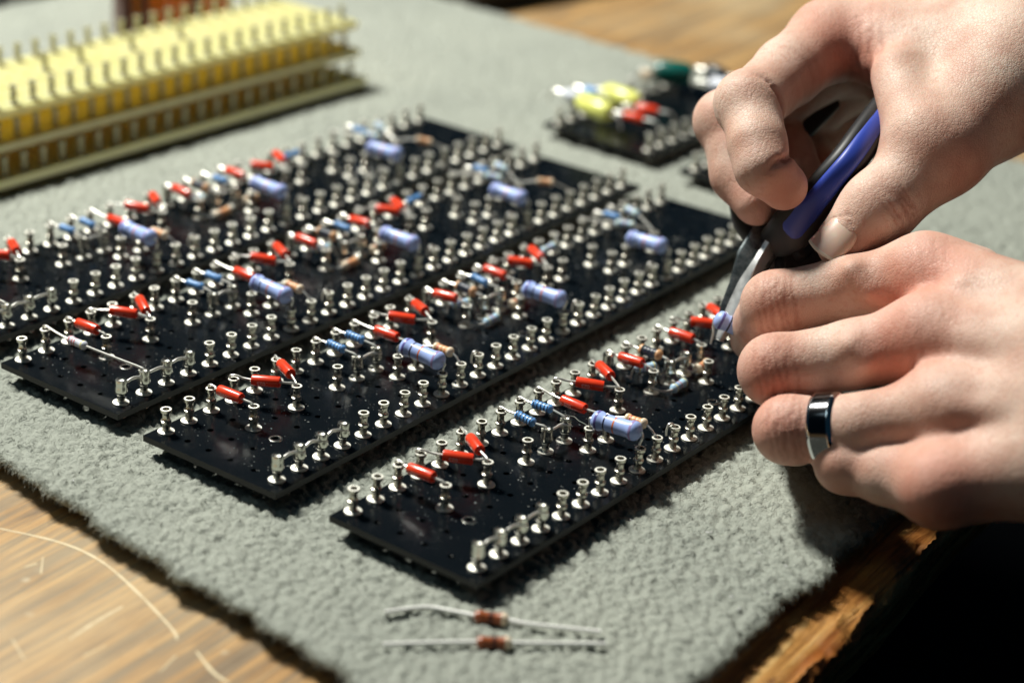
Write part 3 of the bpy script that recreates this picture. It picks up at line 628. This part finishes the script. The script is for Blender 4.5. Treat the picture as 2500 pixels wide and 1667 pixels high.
# ------------------------------------------------------------------ hands: signed distance field -> one continuous skin
def rcone(P, a, b, r1, r2):
    a = np.asarray(a); b = np.asarray(b); ba = b-a; l2 = ba@ba; t = np.clip(((P-a)@ba)/l2, 0, 1)
    return np.linalg.norm(P-a-t[:, None]*ba, axis=1) - (r1+(r2-r1)*t)
def smin(a, b, k):
    h = np.maximum(k-np.abs(a-b), 0)/k; return np.minimum(a, b)-h*h*k*.25
def chain(P, pts, rs, k=2.0):
    d = None
    for i in range(len(pts)-1):
        q = rcone(P, pts[i], pts[i+1], rs[i], rs[i+1]); d = q if d is None else smin(d, q, k)
    return d
def surface_nets(f, lo, hi, h, bs=8):
    lo = np.array(lo, float); nb = np.ceil((np.array(hi)-lo)/(h*bs)).astype(int); n_ = nb*bs
    cc = np.stack(np.meshgrid(*[np.arange(k) for k in nb], indexing='ij'), -1).reshape(-1, 3)
    dc = f(lo+(cc+.5)*bs*h); rad = bs*h*.87+1.2
    val = np.where(dc < 0, -1., 1.).astype(np.float32).reshape(nb); vol = np.repeat(np.repeat(np.repeat(val, bs, 0), bs, 1), bs, 2)
    act = cc[np.abs(dc) < rad+2]; loc = np.stack(np.meshgrid(*[np.arange(bs)]*3, indexing='ij'), -1).reshape(-1, 3)
    for s in range(0, len(act), 600):
        I = (act[s:s+600, None]*bs+loc[None]).reshape(-1, 3); vol[I[:, 0], I[:, 1], I[:, 2]] = f(lo+I*h)
    ins = vol < 0; c8 = [(0, 0, 0), (1, 0, 0), (0, 1, 0), (1, 1, 0), (0, 0, 1), (1, 0, 1), (0, 1, 1), (1, 1, 1)]
    sl = lambda A, o: A[o[0]:A.shape[0]-1+o[0], o[1]:A.shape[1]-1+o[1], o[2]:A.shape[2]-1+o[2]]
    cnt = sum(sl(ins, o).astype(np.int8) for o in c8); cell = (cnt > 0) & (cnt < 8); idx = np.argwhere(cell)
    vid = np.full(cell.shape, -1, np.int64); vid[cell] = np.arange(len(idx))
    acc = np.zeros((len(idx), 3)); num = np.zeros(len(idx)); cv = [vol[idx[:, 0]+o[0], idx[:, 1]+o[1], idx[:, 2]+o[2]] for o in c8]
    for a in range(8):
        for b in range(a+1, 8):
            if sum(abs(c8[a][i]-c8[b][i]) for i in range(3)) != 1: continue
            m = (cv[a] < 0) != (cv[b] < 0); t = cv[a][m]/(cv[a][m]-cv[b][m]); acc[m] += np.array(c8[a])+t[:, None]*(np.array(c8[b])-np.array(c8[a])); num[m] += 1
    V = lo+(idx+acc/num[:, None])*h; F = []
    for ax in range(3):
        o = [0, 0, 0]; o[ax] = 1; A = ins[:-1, :-1, :-1]; B = ins[o[0]:ins.shape[0]-1+o[0], o[1]:ins.shape[1]-1+o[1], o[2]:ins.shape[2]-1+o[2]]
        e = np.argwhere(A != B); b1, b2 = [(1, 2), (2, 0), (0, 1)][ax]; e = e[(e[:, b1] > 0) & (e[:, b2] > 0)]
        u = np.zeros(3, int); u[b1] = 1; v = np.zeros(3, int); v[b2] = 1
        q = [vid[tuple((e-d).T)] for d in (0*u, u, u+v, v)]; q = np.stack(q, -1); fl = A[tuple(e.T)]; q[~fl] = q[~fl][:, ::-1]; F.append(q)
    F = np.concatenate(F); F = F[(F >= 0).all(1)]; return V, F
def relax(V, F, it=2, lam=.5):
    E = np.concatenate([F[:, [0, 1]], F[:, [1, 2]], F[:, [2, 3]], F[:, [3, 0]]])
    for _ in range(it):
        s = np.zeros_like(V); c = np.zeros(len(V)); 
        for k in range(3): s[:, k] = np.bincount(E[:, 0], V[E[:, 1], k], len(V)) + np.bincount(E[:, 1], V[E[:, 0], k], len(V))
        c = np.bincount(E[:, 0], minlength=len(V))+np.bincount(E[:, 1], minlength=len(V)); V = V*(1-lam)+lam*s/np.maximum(c, 1)[:, None]
    return V
def hand(name, f, lo, hi, h, reds, creases, label):
    def g(P):
        d = f(P)
        for J, a, offs, amp, rad, wd in creases:
            q = P-J; l = q@a; e = np.exp(-(np.einsum('ij,ij->i', q, q))/(rad*rad))
            wob = .35*np.sin(q[:, 0]*1.1+q[:, 2]*.8)+.25*np.sin(q[:, 1]*2.3+q[:, 0]*1.7)
            for o in offs: d = d + amp*e*np.exp(-((l-o-wob)/wd)**2)
        return d
    V, F = surface_nets(g, lo, hi, h); V = relax(V, F, 2, .4)
    o = mesh(name, V, F, SKIN); red = np.zeros(len(V)); cr = np.zeros(len(V))
    for J, R, am in reds: red += am*np.exp(-((V-J)**2).sum(1)/(R*R))
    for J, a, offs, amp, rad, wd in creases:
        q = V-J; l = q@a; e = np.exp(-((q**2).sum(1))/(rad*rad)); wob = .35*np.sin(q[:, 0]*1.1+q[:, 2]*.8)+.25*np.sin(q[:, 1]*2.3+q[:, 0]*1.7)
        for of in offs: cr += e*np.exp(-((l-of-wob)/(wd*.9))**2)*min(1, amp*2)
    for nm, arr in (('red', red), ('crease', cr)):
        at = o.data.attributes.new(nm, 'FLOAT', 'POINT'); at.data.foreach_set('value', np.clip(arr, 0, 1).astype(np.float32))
    tag(o, label, 'hand', 'the worker\'s two hands'); return o
def L2(cx, cy, d): return atd(1650+.5421*cx, 500+.5421*cy, d)
def L1(cx, cy, d): return atd(1650+.4146*cx, .4146*cy, d)
def unit(v): v = np.asarray(v, float); return v/np.linalg.norm(v)

# lower hand: index, middle, ring, little, thumb
H = dict(
 i=[L2(1120, 318, 490), L2(770, 372, 498), L2(446, 450, 503), L2(388, 530, 516), L2(348, 602, 525)],
 m=[L2(1140, 590, 473), L2(800, 672, 478), L2(445, 745, 483), L2(430, 765, 503), L2(410, 745, 518)],
 r=[L2(1215, 915, 459), L2(830, 1000, 464), L2(505, 1012, 472), L2(540, 1040, 492), L2(520, 990, 508)],
 p=[L2(1190, 1262, 450), L2(960, 1215, 458), L2(765, 1160, 466), L2(760, 1150, 482), L2(730, 1080, 496)],
 t=[L2(1900, 640, 478), L2(1380, 600, 512), L2(830, 560, 522), L2(520, 610, 525)])
Cm = dict(i=L2(1960, 640, 452), m=L2(1980, 770, 446), r=L2(1980, 930, 442), p=L2(1950, 1120, 440))
W1, W2 = L2(2280, 740, 436), L2(2280, 1060, 430); W3, W4 = L2(3900, 900, 400), L2(3900, 1150, 395)
def f_low(P):
    pm = None
    for k, r0 in (('i', 9.6), ('m', 9.8), ('r', 9.2), ('p', 8.8)):
        q = rcone(P, H[k][0], Cm[k], r0, 12.0); q = smin(q, np.linalg.norm(P-(H[k][0]-FW*2.6), axis=1)-(r0-.8), 3.5); pm = q if pm is None else smin(pm, q, 4.5)
    back = FW*15
    for a, b in (('i', 'm'), ('m', 'r'), ('r', 'p')):                   # palm flesh behind the bones
        q = rcone(P, (H[a][0]+H[b][0])/2+back*1.0, (Cm[a]+Cm[b])/2+back*.8, 9.6, 14); pm = smin(pm, q, 5.5)
    arm = smin(rcone(P, W1, W3, 20, 30), rcone(P, W2, W4, 20, 30), 14)
    arm = smin(arm, rcone(P, Cm['i'], W1, 15, 20), 12); arm = smin(arm, rcone(P, Cm['p'], W2, 15, 20), 12)
    pm = smin(pm, arm, 14)
    for k, off in (('i', 1.6), ('m', 2.0), ('r', 1.8)):                     # extensor tendons raised under the skin
        a = H[k][0]-FW*(7.3+off); b = Cm[k]-FW*(11.2); pm = smin(pm, rcone(P, a, b, 2.1, 1.5), 2.6)
    pm = smin(pm, rcone(P, H['i'][0]+UP*6-FW*4, H['i'][0]+RT*14+UP*4-FW*6, 1.8, 1.2), 4)
    def vein(pts, r=1.15):
        q = None
        for (k1, k2, m, t, rr) in pts:
            c = (H[k1][0]*(1-m)+H[k2][0]*m)*(1-t)+(Cm[k1]*(1-m)+Cm[k2]*m)*t - FW*(rr)
            if q is not None: nonlocal_d.append(rcone(P, q, c, r, r))
            q = c
    nonlocal_d = []
    vein([('i', 'm', .45, .05, 6.5), ('i', 'm', .5, .35, 9.2), ('i', 'm', .2, .7, 11.2), ('i', 'm', .1, 1.0, 11.8)])
    vein([('m', 'r', .5, .1, 6.0), ('m', 'r', .55, .4, 8.5), ('m', 'r', .2, .75, 10.6), ('m', 'i', .2, 1.0, 12)])
    vein([('r', 'p', .5, .15, 6.5), ('r', 'p', .35, .5, 9.4), ('r', 'p', .6, .9, 11.4)])
    for q in nonlocal_d: pm = smin(pm, q, 2.6)
    for a_, b_ in ((L2(800, 300, 489.5), L2(868, 392, 488)), (L2(1290, 380, 471), L2(1350, 470, 468)), (L2(1120, 800, 459), L2(1330, 850, 452)), (L2(790, 640, 470.5), L2(850, 700, 469.5))):
        pm = smin(pm, rcone(P, a_, b_, 2.0, 1.6), 4)
    fr = dict(i=(9.0, 7.7, 8.2, 6.9, 6.2), m=(9.3, 8.0, 8.5, 7.3, 6.7), r=(8.8, 7.5, 7.9, 6.9, 6.4), p=(8.1, 6.8, 7.0, 6.2, 5.7))
    d = None
    for k in 'imrp':
        c = chain(P, H[k], fr[k], 3.0)
        J = H[k][2]; c = smin(c, np.linalg.norm(P-(J-FW*2.6+UP*.6), axis=1)-(fr[k][2]-1.0), 2.5)   # knuckle cap
        q = smin(pm, c, 5.5); d = q if d is None else smin(d, q, 1.3)
    th = chain(P, H['t'], (14, 11, 9.3, 8.2), 5); d = smin(d, smin(th, pm, 10), 1.6)
    return d
dirf = {k: unit(H[k][2]-H[k][0]) for k in 'imrp'}
reds = [(H[k][2], 11, .75) for k in 'imrp']+[(H['i'][0]-FW*6, 13, .6), (H['m'][0]-FW*6, 13, .55), (H['r'][0]-FW*5, 12, .45), (H['p'][0]-FW*5, 12, .7), (H['i'][4], 8, .5), (H['m'][3], 8, .4), (L2(950, 480, 480), 9, .5), (L2(900, 700, 470), 9, .35), (L2(1180, 270, 478), 12, .6), (L2(1000, 620, 464), 11, .55), (L2(1150, 1290, 440), 10, .8), (L2(470, 1060, 464), 8, .8), (L2(360, 800, 476), 8, .6)]
crs = [(H[k][2]-FW*6, unit(dirf[k]+np.array([.05, 0, .1])), (-4.4, -2.5, -.8, 1.0, 2.6, 4.8), .62, 7.5, .50) for k in 'imr']
crs += [(H['i'][3]-FW*3, unit(H['i'][4]-H['i'][2]), (-1.5, .3, 1.6), .5, 5.5, .5), (H['m'][0]-FW*8, dirf['m'], (-6, -3, 0, 3, 6), .12, 12, .7), (H['i'][0]-FW*8, dirf['i'], (-5, -2, 1, 4), .12, 12, .7)]
pts = np.array([p for k in H for p in H[k]]+list(Cm.values())+[W1, W2, W3, W4]); lo = pts.min(0)-34; hi = pts.max(0)+34
hand_low = hand('hand', f_low, lo, hi, .75, reds, crs, 'hand wearing a dark ring, fingers curled round the resistor over the nearest board')
# ring on the ring finger
ra = unit(H['r'][1]-H['r'][2]); rc = H['r'][2]*.42+H['r'][1]*.58; rax = unit(ra*.97-RT*.04); rc = rc + FW*.35
g = G(); g.lathe([(7.7, -3.0), (8.1, -3.2), (8.5, -2.8), (8.6, -2.2), (8.6, 2.0), (8.6, 2.01), (8.5, 2.8), (8.1, 3.2), (7.7, 3.0), (7.6, 0), (7.7, -3.0)], 64, rax, rc, caps=False, mats=[1, 1, 1, 0, 0, 1, 1, 1, 0, 0])
tag(g.build('finger_ring', [RINGM, RINGE]), 'wide dark polished metal ring with bright edges worn on the lower hand', 'ring')

# upper hand
U = dict(
 i=[L1(905, 235, 545), L1(660, 425, 530), L1(437, 618, 514), L1(480, 850, 505), L1(512, 985, 502), L1(635, 1098, 505)],
 m=[L1(1010, 330, 568), L1(640, 540, 552), L1(302, 720, 538), L1(350, 900, 534), L1(362, 1030, 532), L1(478, 1190, 526)],
 r=[L1(1120, 430, 586), L1(820, 620, 575), L1(540, 780, 562), L1(610, 830, 552), L1(665, 900, 545), L1(728, 1000, 540)],
 p=[L1(1210, 520, 600), L1(980, 740, 592), L1(800, 860, 578), L1(790, 930, 566), L1(810, 980, 560), L1(862, 1030, 556)],
 t=[L1(2010, 430, 520), L1(1570, 885, 508), L1(1187, 1232, 503), L1(1000, 1425, 503)])
Cu = dict(i=L1(2060, 200, 532), m=L1(2080, 230, 548), r=L1(2080, 300, 562), p=L1(2050, 380, 572))
A1_, A2_ = L1(2420, 210, 536), L1(4300, 60, 520); B1_, B2_ = L1(2420, 300, 556), L1(4300, 150, 548)
def nail_pt(u, v):
    a = unit(U['t'][3]-U['t'][2]); Ct = U['t'][3]+a*1.6; nrm = unit(-FW*.86+UP*.18-RT*.52); nrm = unit(nrm-a*(nrm@a)); s_ = np.cross(a, nrm)
    wd = 5.3*math.sqrt(max(0, 1-(max(-u, 0))**2.4*.93)); uu = u*(1-.18*v*v); ang = v*wd/7.75
    return Ct + a*(uu*6.2) + nrm*(7.72*math.cos(ang)-.12-abs(min(u+.6, 0))*1.0-max(abs(v)-.8, 0)*1.5) + s_*(7.72*math.sin(ang))
def f_up(P):
    pm = None
    for k, r0, r1 in (('i', 10.0, 12), ('m', 10, 13), ('r', 9.5, 13), ('p', 8.8, 12)):
        q = rcone(P, U[k][0], Cu[k], r0, r1); pm = q if pm is None else smin(pm, q, 7)
    pm = smin(pm, rcone(P, L1(1290, 330, 534), L1(1900, 420, 528), 9, 15), 9)          # web and first interosseous
    pm = smin(pm, rcone(P, L1(1305, 440, 521), L1(1420, 790, 507), 6.5, 7.5), 5)
    pm = smin(pm, rcone(P, L1(1500, 420, 530), L1(1800, 620, 520), 10, 13), 9)
    pm = smin(pm, rcone(P, L1(1450, 560, 560), L1(1900, 480, 560), 12, 15), 9)         # thenar mass inside
    arm = smin(rcone(P, A1_, A2_, 21, 30), rcone(P, B1_, B2_, 20, 29), 14); arm = smin(arm, rcone(P, Cu['i'], A1_, 14, 21), 12); arm = smin(arm, rcone(P, L1(2010, 430, 524), B1_, 14, 20), 12)
    pm = smin(pm, arm, 14)
    d = None; fr = dict(i=(10.6, 9.2, 8.4, 7.2, 6.9, 6.2), m=(10, 9, 8.2, 7.2, 7.0, 6.4), r=(9.5, 8.6, 8, 7, 6.7, 6.0), p=(8.8, 7.6, 7, 6.2, 6, 5.4))
    for k in 'imrp':
        c = chain(P, U[k], fr[k], 2.6); J = U[k][2]; c = smin(c, np.linalg.norm(P-(J-RT*1.3+UP*.8), axis=1)-(fr[k][2]-.8), 3)
        q = smin(pm, c, 6); d = q if d is None else smin(d, q, 1.2)
    th = chain(P, U['t'], (16, 11.2, 8.9, 7.6), 5); q = smin(th, pm, 9); d = smin(d, q, 1.2)
    G_ = [nail_pt(u, 1.0) for u in (.9, .4, -.1, -.45)]+[nail_pt(-1.0, v) for v in (.6, .2, -.2, -.6)]+[nail_pt(u, -1.0) for u in (-.45, -.1, .4, .9)]
    near = np.linalg.norm(P-U['t'][3], axis=1) < 16
    if near.any():
        Pn = P[near]; q = None
        for a_, b_ in zip(G_[:-1], G_[1:]):
            e = rcone(Pn, a_, b_, .38, .38); q = e if q is None else np.minimum(q, e)
        dn = -smin(-d[near], q, .8); d[near] = dn
    return d
reds = [(U['i'][2], 10, .5), (U['m'][2], 11, .6), (U['i'][4], 9, .55), (U['i'][5], 9, .75), (U['i'][0]-FW*8, 13, .5), (U['m'][5], 10, .8), (U['r'][5], 9, .8), (U['p'][5], 8, 1.0), (U['t'][2], 11, .45), (U['t'][1]-FW*8, 11, .35), (L1(1250, 720, 520), 9, .8), (L1(1700, 900, 500), 8, .4), (L1(960, 330, 530), 12, .8), (L1(700, 480, 520), 9, .5), (L1(1150, 480, 525), 9, .6), (U['t'][3]+RT*2-UP*6, 8, .8)]
crs = [(U['i'][2]+RT*6-FW*4, unit(U['i'][1]-U['i'][2]), (-.4,), 2.2, 6.5, .8), (U['i'][4]+RT*5-FW*3, unit(U['i'][5]-U['i'][3]), (-1.6,), 2.6, 5.0, .75),
       (U['t'][2]-FW*7+RT*4, unit(U['t'][1]-U['t'][2]), (-3.5, -1.8, 0, 1.7, 3.2), .6, 6.0, .5), (U['i'][1]-FW*6, unit(U['i'][1]-U['i'][0]), (-4, 0, 4), .15, 9, .7), (L1(1150, 330, 530), unit(U['i'][0]-Cu['i']), (-3, 0, 3), .35, 11, .8)]
pts = np.array([p for k in U for p in U[k]]+list(Cu.values())+[A1_, A2_, B1_, B2_]); lo = pts.min(0)-34; hi = pts.max(0)+34
hand_up = hand('hand', f_up, lo, hi, .8, reds, crs, 'hand squeezing the blue and black pliers, thumbnail showing above the other hand')
# thumbnail
def nail(parent):
    a = unit(U['t'][3]-U['t'][2]); Ct = U['t'][3]+a*1.6; nrm = unit(-FW*.86+UP*.18-RT*.52); nrm = unit(nrm-a*(nrm@a)); s_ = np.cross(a, nrm)
    nu, nv = 15, 15; V = []
    for i in range(nu):
        for j in range(nv):
            u = -1+2*i/(nu-1); v = -1+2*j/(nv-1); wd = 5.3*math.sqrt(max(0, 1-(max(-u, 0))**2.4*.93)); le = 6.2
            uu = u*(1-.18*v*v); ang = v*wd/7.75; R = 7.72
            V.append(Ct + a*(uu*le) + nrm*(R*math.cos(ang)-.12-abs(min(u+.6, 0))*1.0-max(abs(v)-.8, 0)*1.5) + s_*(R*math.sin(ang)))
    F = [(i*nv+j, i*nv+j+1, (i+1)*nv+j+1, (i+1)*nv+j) for i in range(nu-1) for j in range(nv-1)]; mi = [1 if i >= nu-2 else 0 for i in range(nu-1) for j in range(nv-1)]
    o = mesh('nail', V, F, [NAIL, NAILT], parent, mi=mi); so = o.modifiers.new('s', 'SOLIDIFY'); so.thickness = .0004; so.offset = 0
nail(hand_up)

# ------------------------------------------------------------------ pliers
pli = empty('pliers', tuple(atd(1880, 590, 528))); tag(pli, 'small pliers with blue and black handles gripping the lead of the resistor', 'pliers'); PO = np.array(atd(1880, 590, 528))
def sweep(name, path, ws, ts, m, nrm, parent, sq=.55, nn=16, off=None):
    P = np.array(path); n0 = len(P); Q = []; W = []; T_ = []
    for i in range(n0-1):
        p0 = P[max(i-1, 0)]; p1 = P[i]; p2 = P[i+1]; p3 = P[min(i+2, n0-1)]
        for k in range(8):
            t = k/8; Q.append(.5*((2*p1)+(-p0+p2)*t+(2*p0-5*p1+4*p2-p3)*t*t+(-p0+3*p1-3*p2+p3)*t**3)); W.append(ws[i]*(1-t)+ws[i+1]*t); T_.append(ts[i]*(1-t)+ts[i+1]*t)
    Q.append(P[-1]); W.append(ws[-1]); T_.append(ts[-1]); Q = np.array(Q); D = np.gradient(Q, axis=0); rings = []
    for i in range(len(Q)):
        d = unit(D[i]); nn_ = unit(nrm-d*(nrm@d)); s_ = np.cross(d, nn_); c = Q[i]+(nn_*off if off else 0)
        r = []
        for k in range(nn):
            t = 2*math.pi*k/nn; cx, sy = math.cos(t), math.sin(t); cx = math.copysign(abs(cx)**sq, cx); sy = math.copysign(abs(sy)**sq, sy)
            r.append(c + s_*cx*W[i]/2 + nn_*sy*T_[i]/2 - PO)
        rings.append(r)
    e = lambda R_, q, k: [np.array(p)*(1-k)+q*k for p in R_]
    c0, c1 = np.mean(rings[0], 0), np.mean(rings[-1], 0); d0 = unit(D[0]); d1 = unit(D[-1])
    rings = [[p-d0*T_[0]*.12 for p in e(rings[0], c0, .35)]]+rings+[[p+d1*T_[-1]*.12 for p in e(rings[-1], c1, .35)]]
    return G().loft(rings).build(name, m, parent)
vn = -FW
h1p = [atd(1893, 588, 527), atd(1935, 556, 519), atd(1995, 484, 512), atd(2065, 400, 509), atd(2125, 318, 517), atd(2190, 232, 532)]
h1 = sweep('handle', h1p, [8.5, 12.2, 10.2, 9.3, 9.2, 9], [7, 9, 9, 9, 9, 7], GRIPK, vn, pli)
sweep('grip_inlay', [p-FW*4.3-RT*.2 for p in [atd(1918, 572, 522)]+h1p[1:]], [5.2, 7.6, 6.0, 5.2, 5.2, 5], [2.4, 3.4, 3.6, 3.6, 3.6, 3.6], GRIPB, vn, h1, .8)
h2p = [atd(1872, 582, 535), atd(1845, 530, 538), atd(1835, 455, 545), atd(1870, 370, 553), atd(1945, 300, 560), atd(2020, 240, 566)]
h2 = sweep('handle', h2p, [9, 13, 12, 11.5, 12, 9], [7, 9, 9, 9, 9, 7], GRIPK, vn, pli)
sweep('grip_inlay', [p-RT*4.6 for p in h2p[1:4]], [3.0, 3.5, 2.5], [6, 6, 5], GRIPB, vn, h2, .8)
j1 = sweep('jaw', [atd(1741, 824, 524.5), atd(1764, 768, 526), atd(1798, 700, 527), atd(1836, 640, 528), atd(1880, 570, 530)], [1.3, 2.2, 4.2, 9.5, 9.5], [1.6, 2.4, 3.8, 5.0, 5.5], SLATE, vn-RT*.25, pli, .25)
j2 = sweep('jaw', [atd(1756, 830, 523.5), atd(1784, 770, 524), atd(1822, 700, 524.5), atd(1858, 640, 524.5), atd(1904, 566, 526)], [1.5, 3.2, 3.8, 1.8, 1.7], [1.8, 2.6, 4.0, 5.2, 5.6], STEEL, vn*.7+UP*.6-RT*.38, pli, .18)
g = G().lathe([(1.3, -.4), (1.6, -.3), (1.6, .2), (1.3, .35), (.3, .36)], 20, -FW, atd(1852, 622, 525.6)-PO); g.build('pivot', SLATE, pli)
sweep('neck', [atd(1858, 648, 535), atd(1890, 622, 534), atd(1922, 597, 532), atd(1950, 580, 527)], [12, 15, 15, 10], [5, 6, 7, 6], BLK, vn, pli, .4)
sweep('dark_filler', [atd(1905, 650, 530), atd(1945, 650, 532), atd(1985, 640, 533), atd(2020, 620, 533)], [14, 20, 20, 12], [6, 8, 8, 6], GRIPK, vn, pli, .5)  # dark shape added to fill in plier body and finger shadow

# ------------------------------------------------------------------ the resistor being fitted
hc = atd(1803, 802, 519.5); hx = unit(atd(1870, 835, 519.5)-atd(1745, 776, 519.5)); g, mats = body('big', hc, hx); hr = g.build('held_resistor', mats)
e0 = hc-hx*6.0; e1 = hc+hx*6.0
smooth_lead([[e0+hx*.5, e0-hx*.9, atd(1741, 792, 521), atd(1741, 812, 523), atd(1735, 840, 523.5)], [e1-hx*.5, e1+hx*2, e1+hx*4-np.array([0, 0, 3.])]], hr)
tag(hr, 'periwinkle blue resistor pinched between the fingers and the plier tips', 'resistor')
# a stray thread on the nearest board
def thread(P, r, label, name='loose_thread'):
    o = G().tube(P, r, 5, smooth=6).build(name, FIB); tag(o, label, 'thread')
thread([onz(x, y, .35) for x, y in ((1345, 1000), (1362, 1008), (1385, 1014), (1402, 1017), (1412, 1026), (1425, 1033), (1436, 1040))], .07, 'fine pale thread lying on the nearest board beside the big blue resistor')
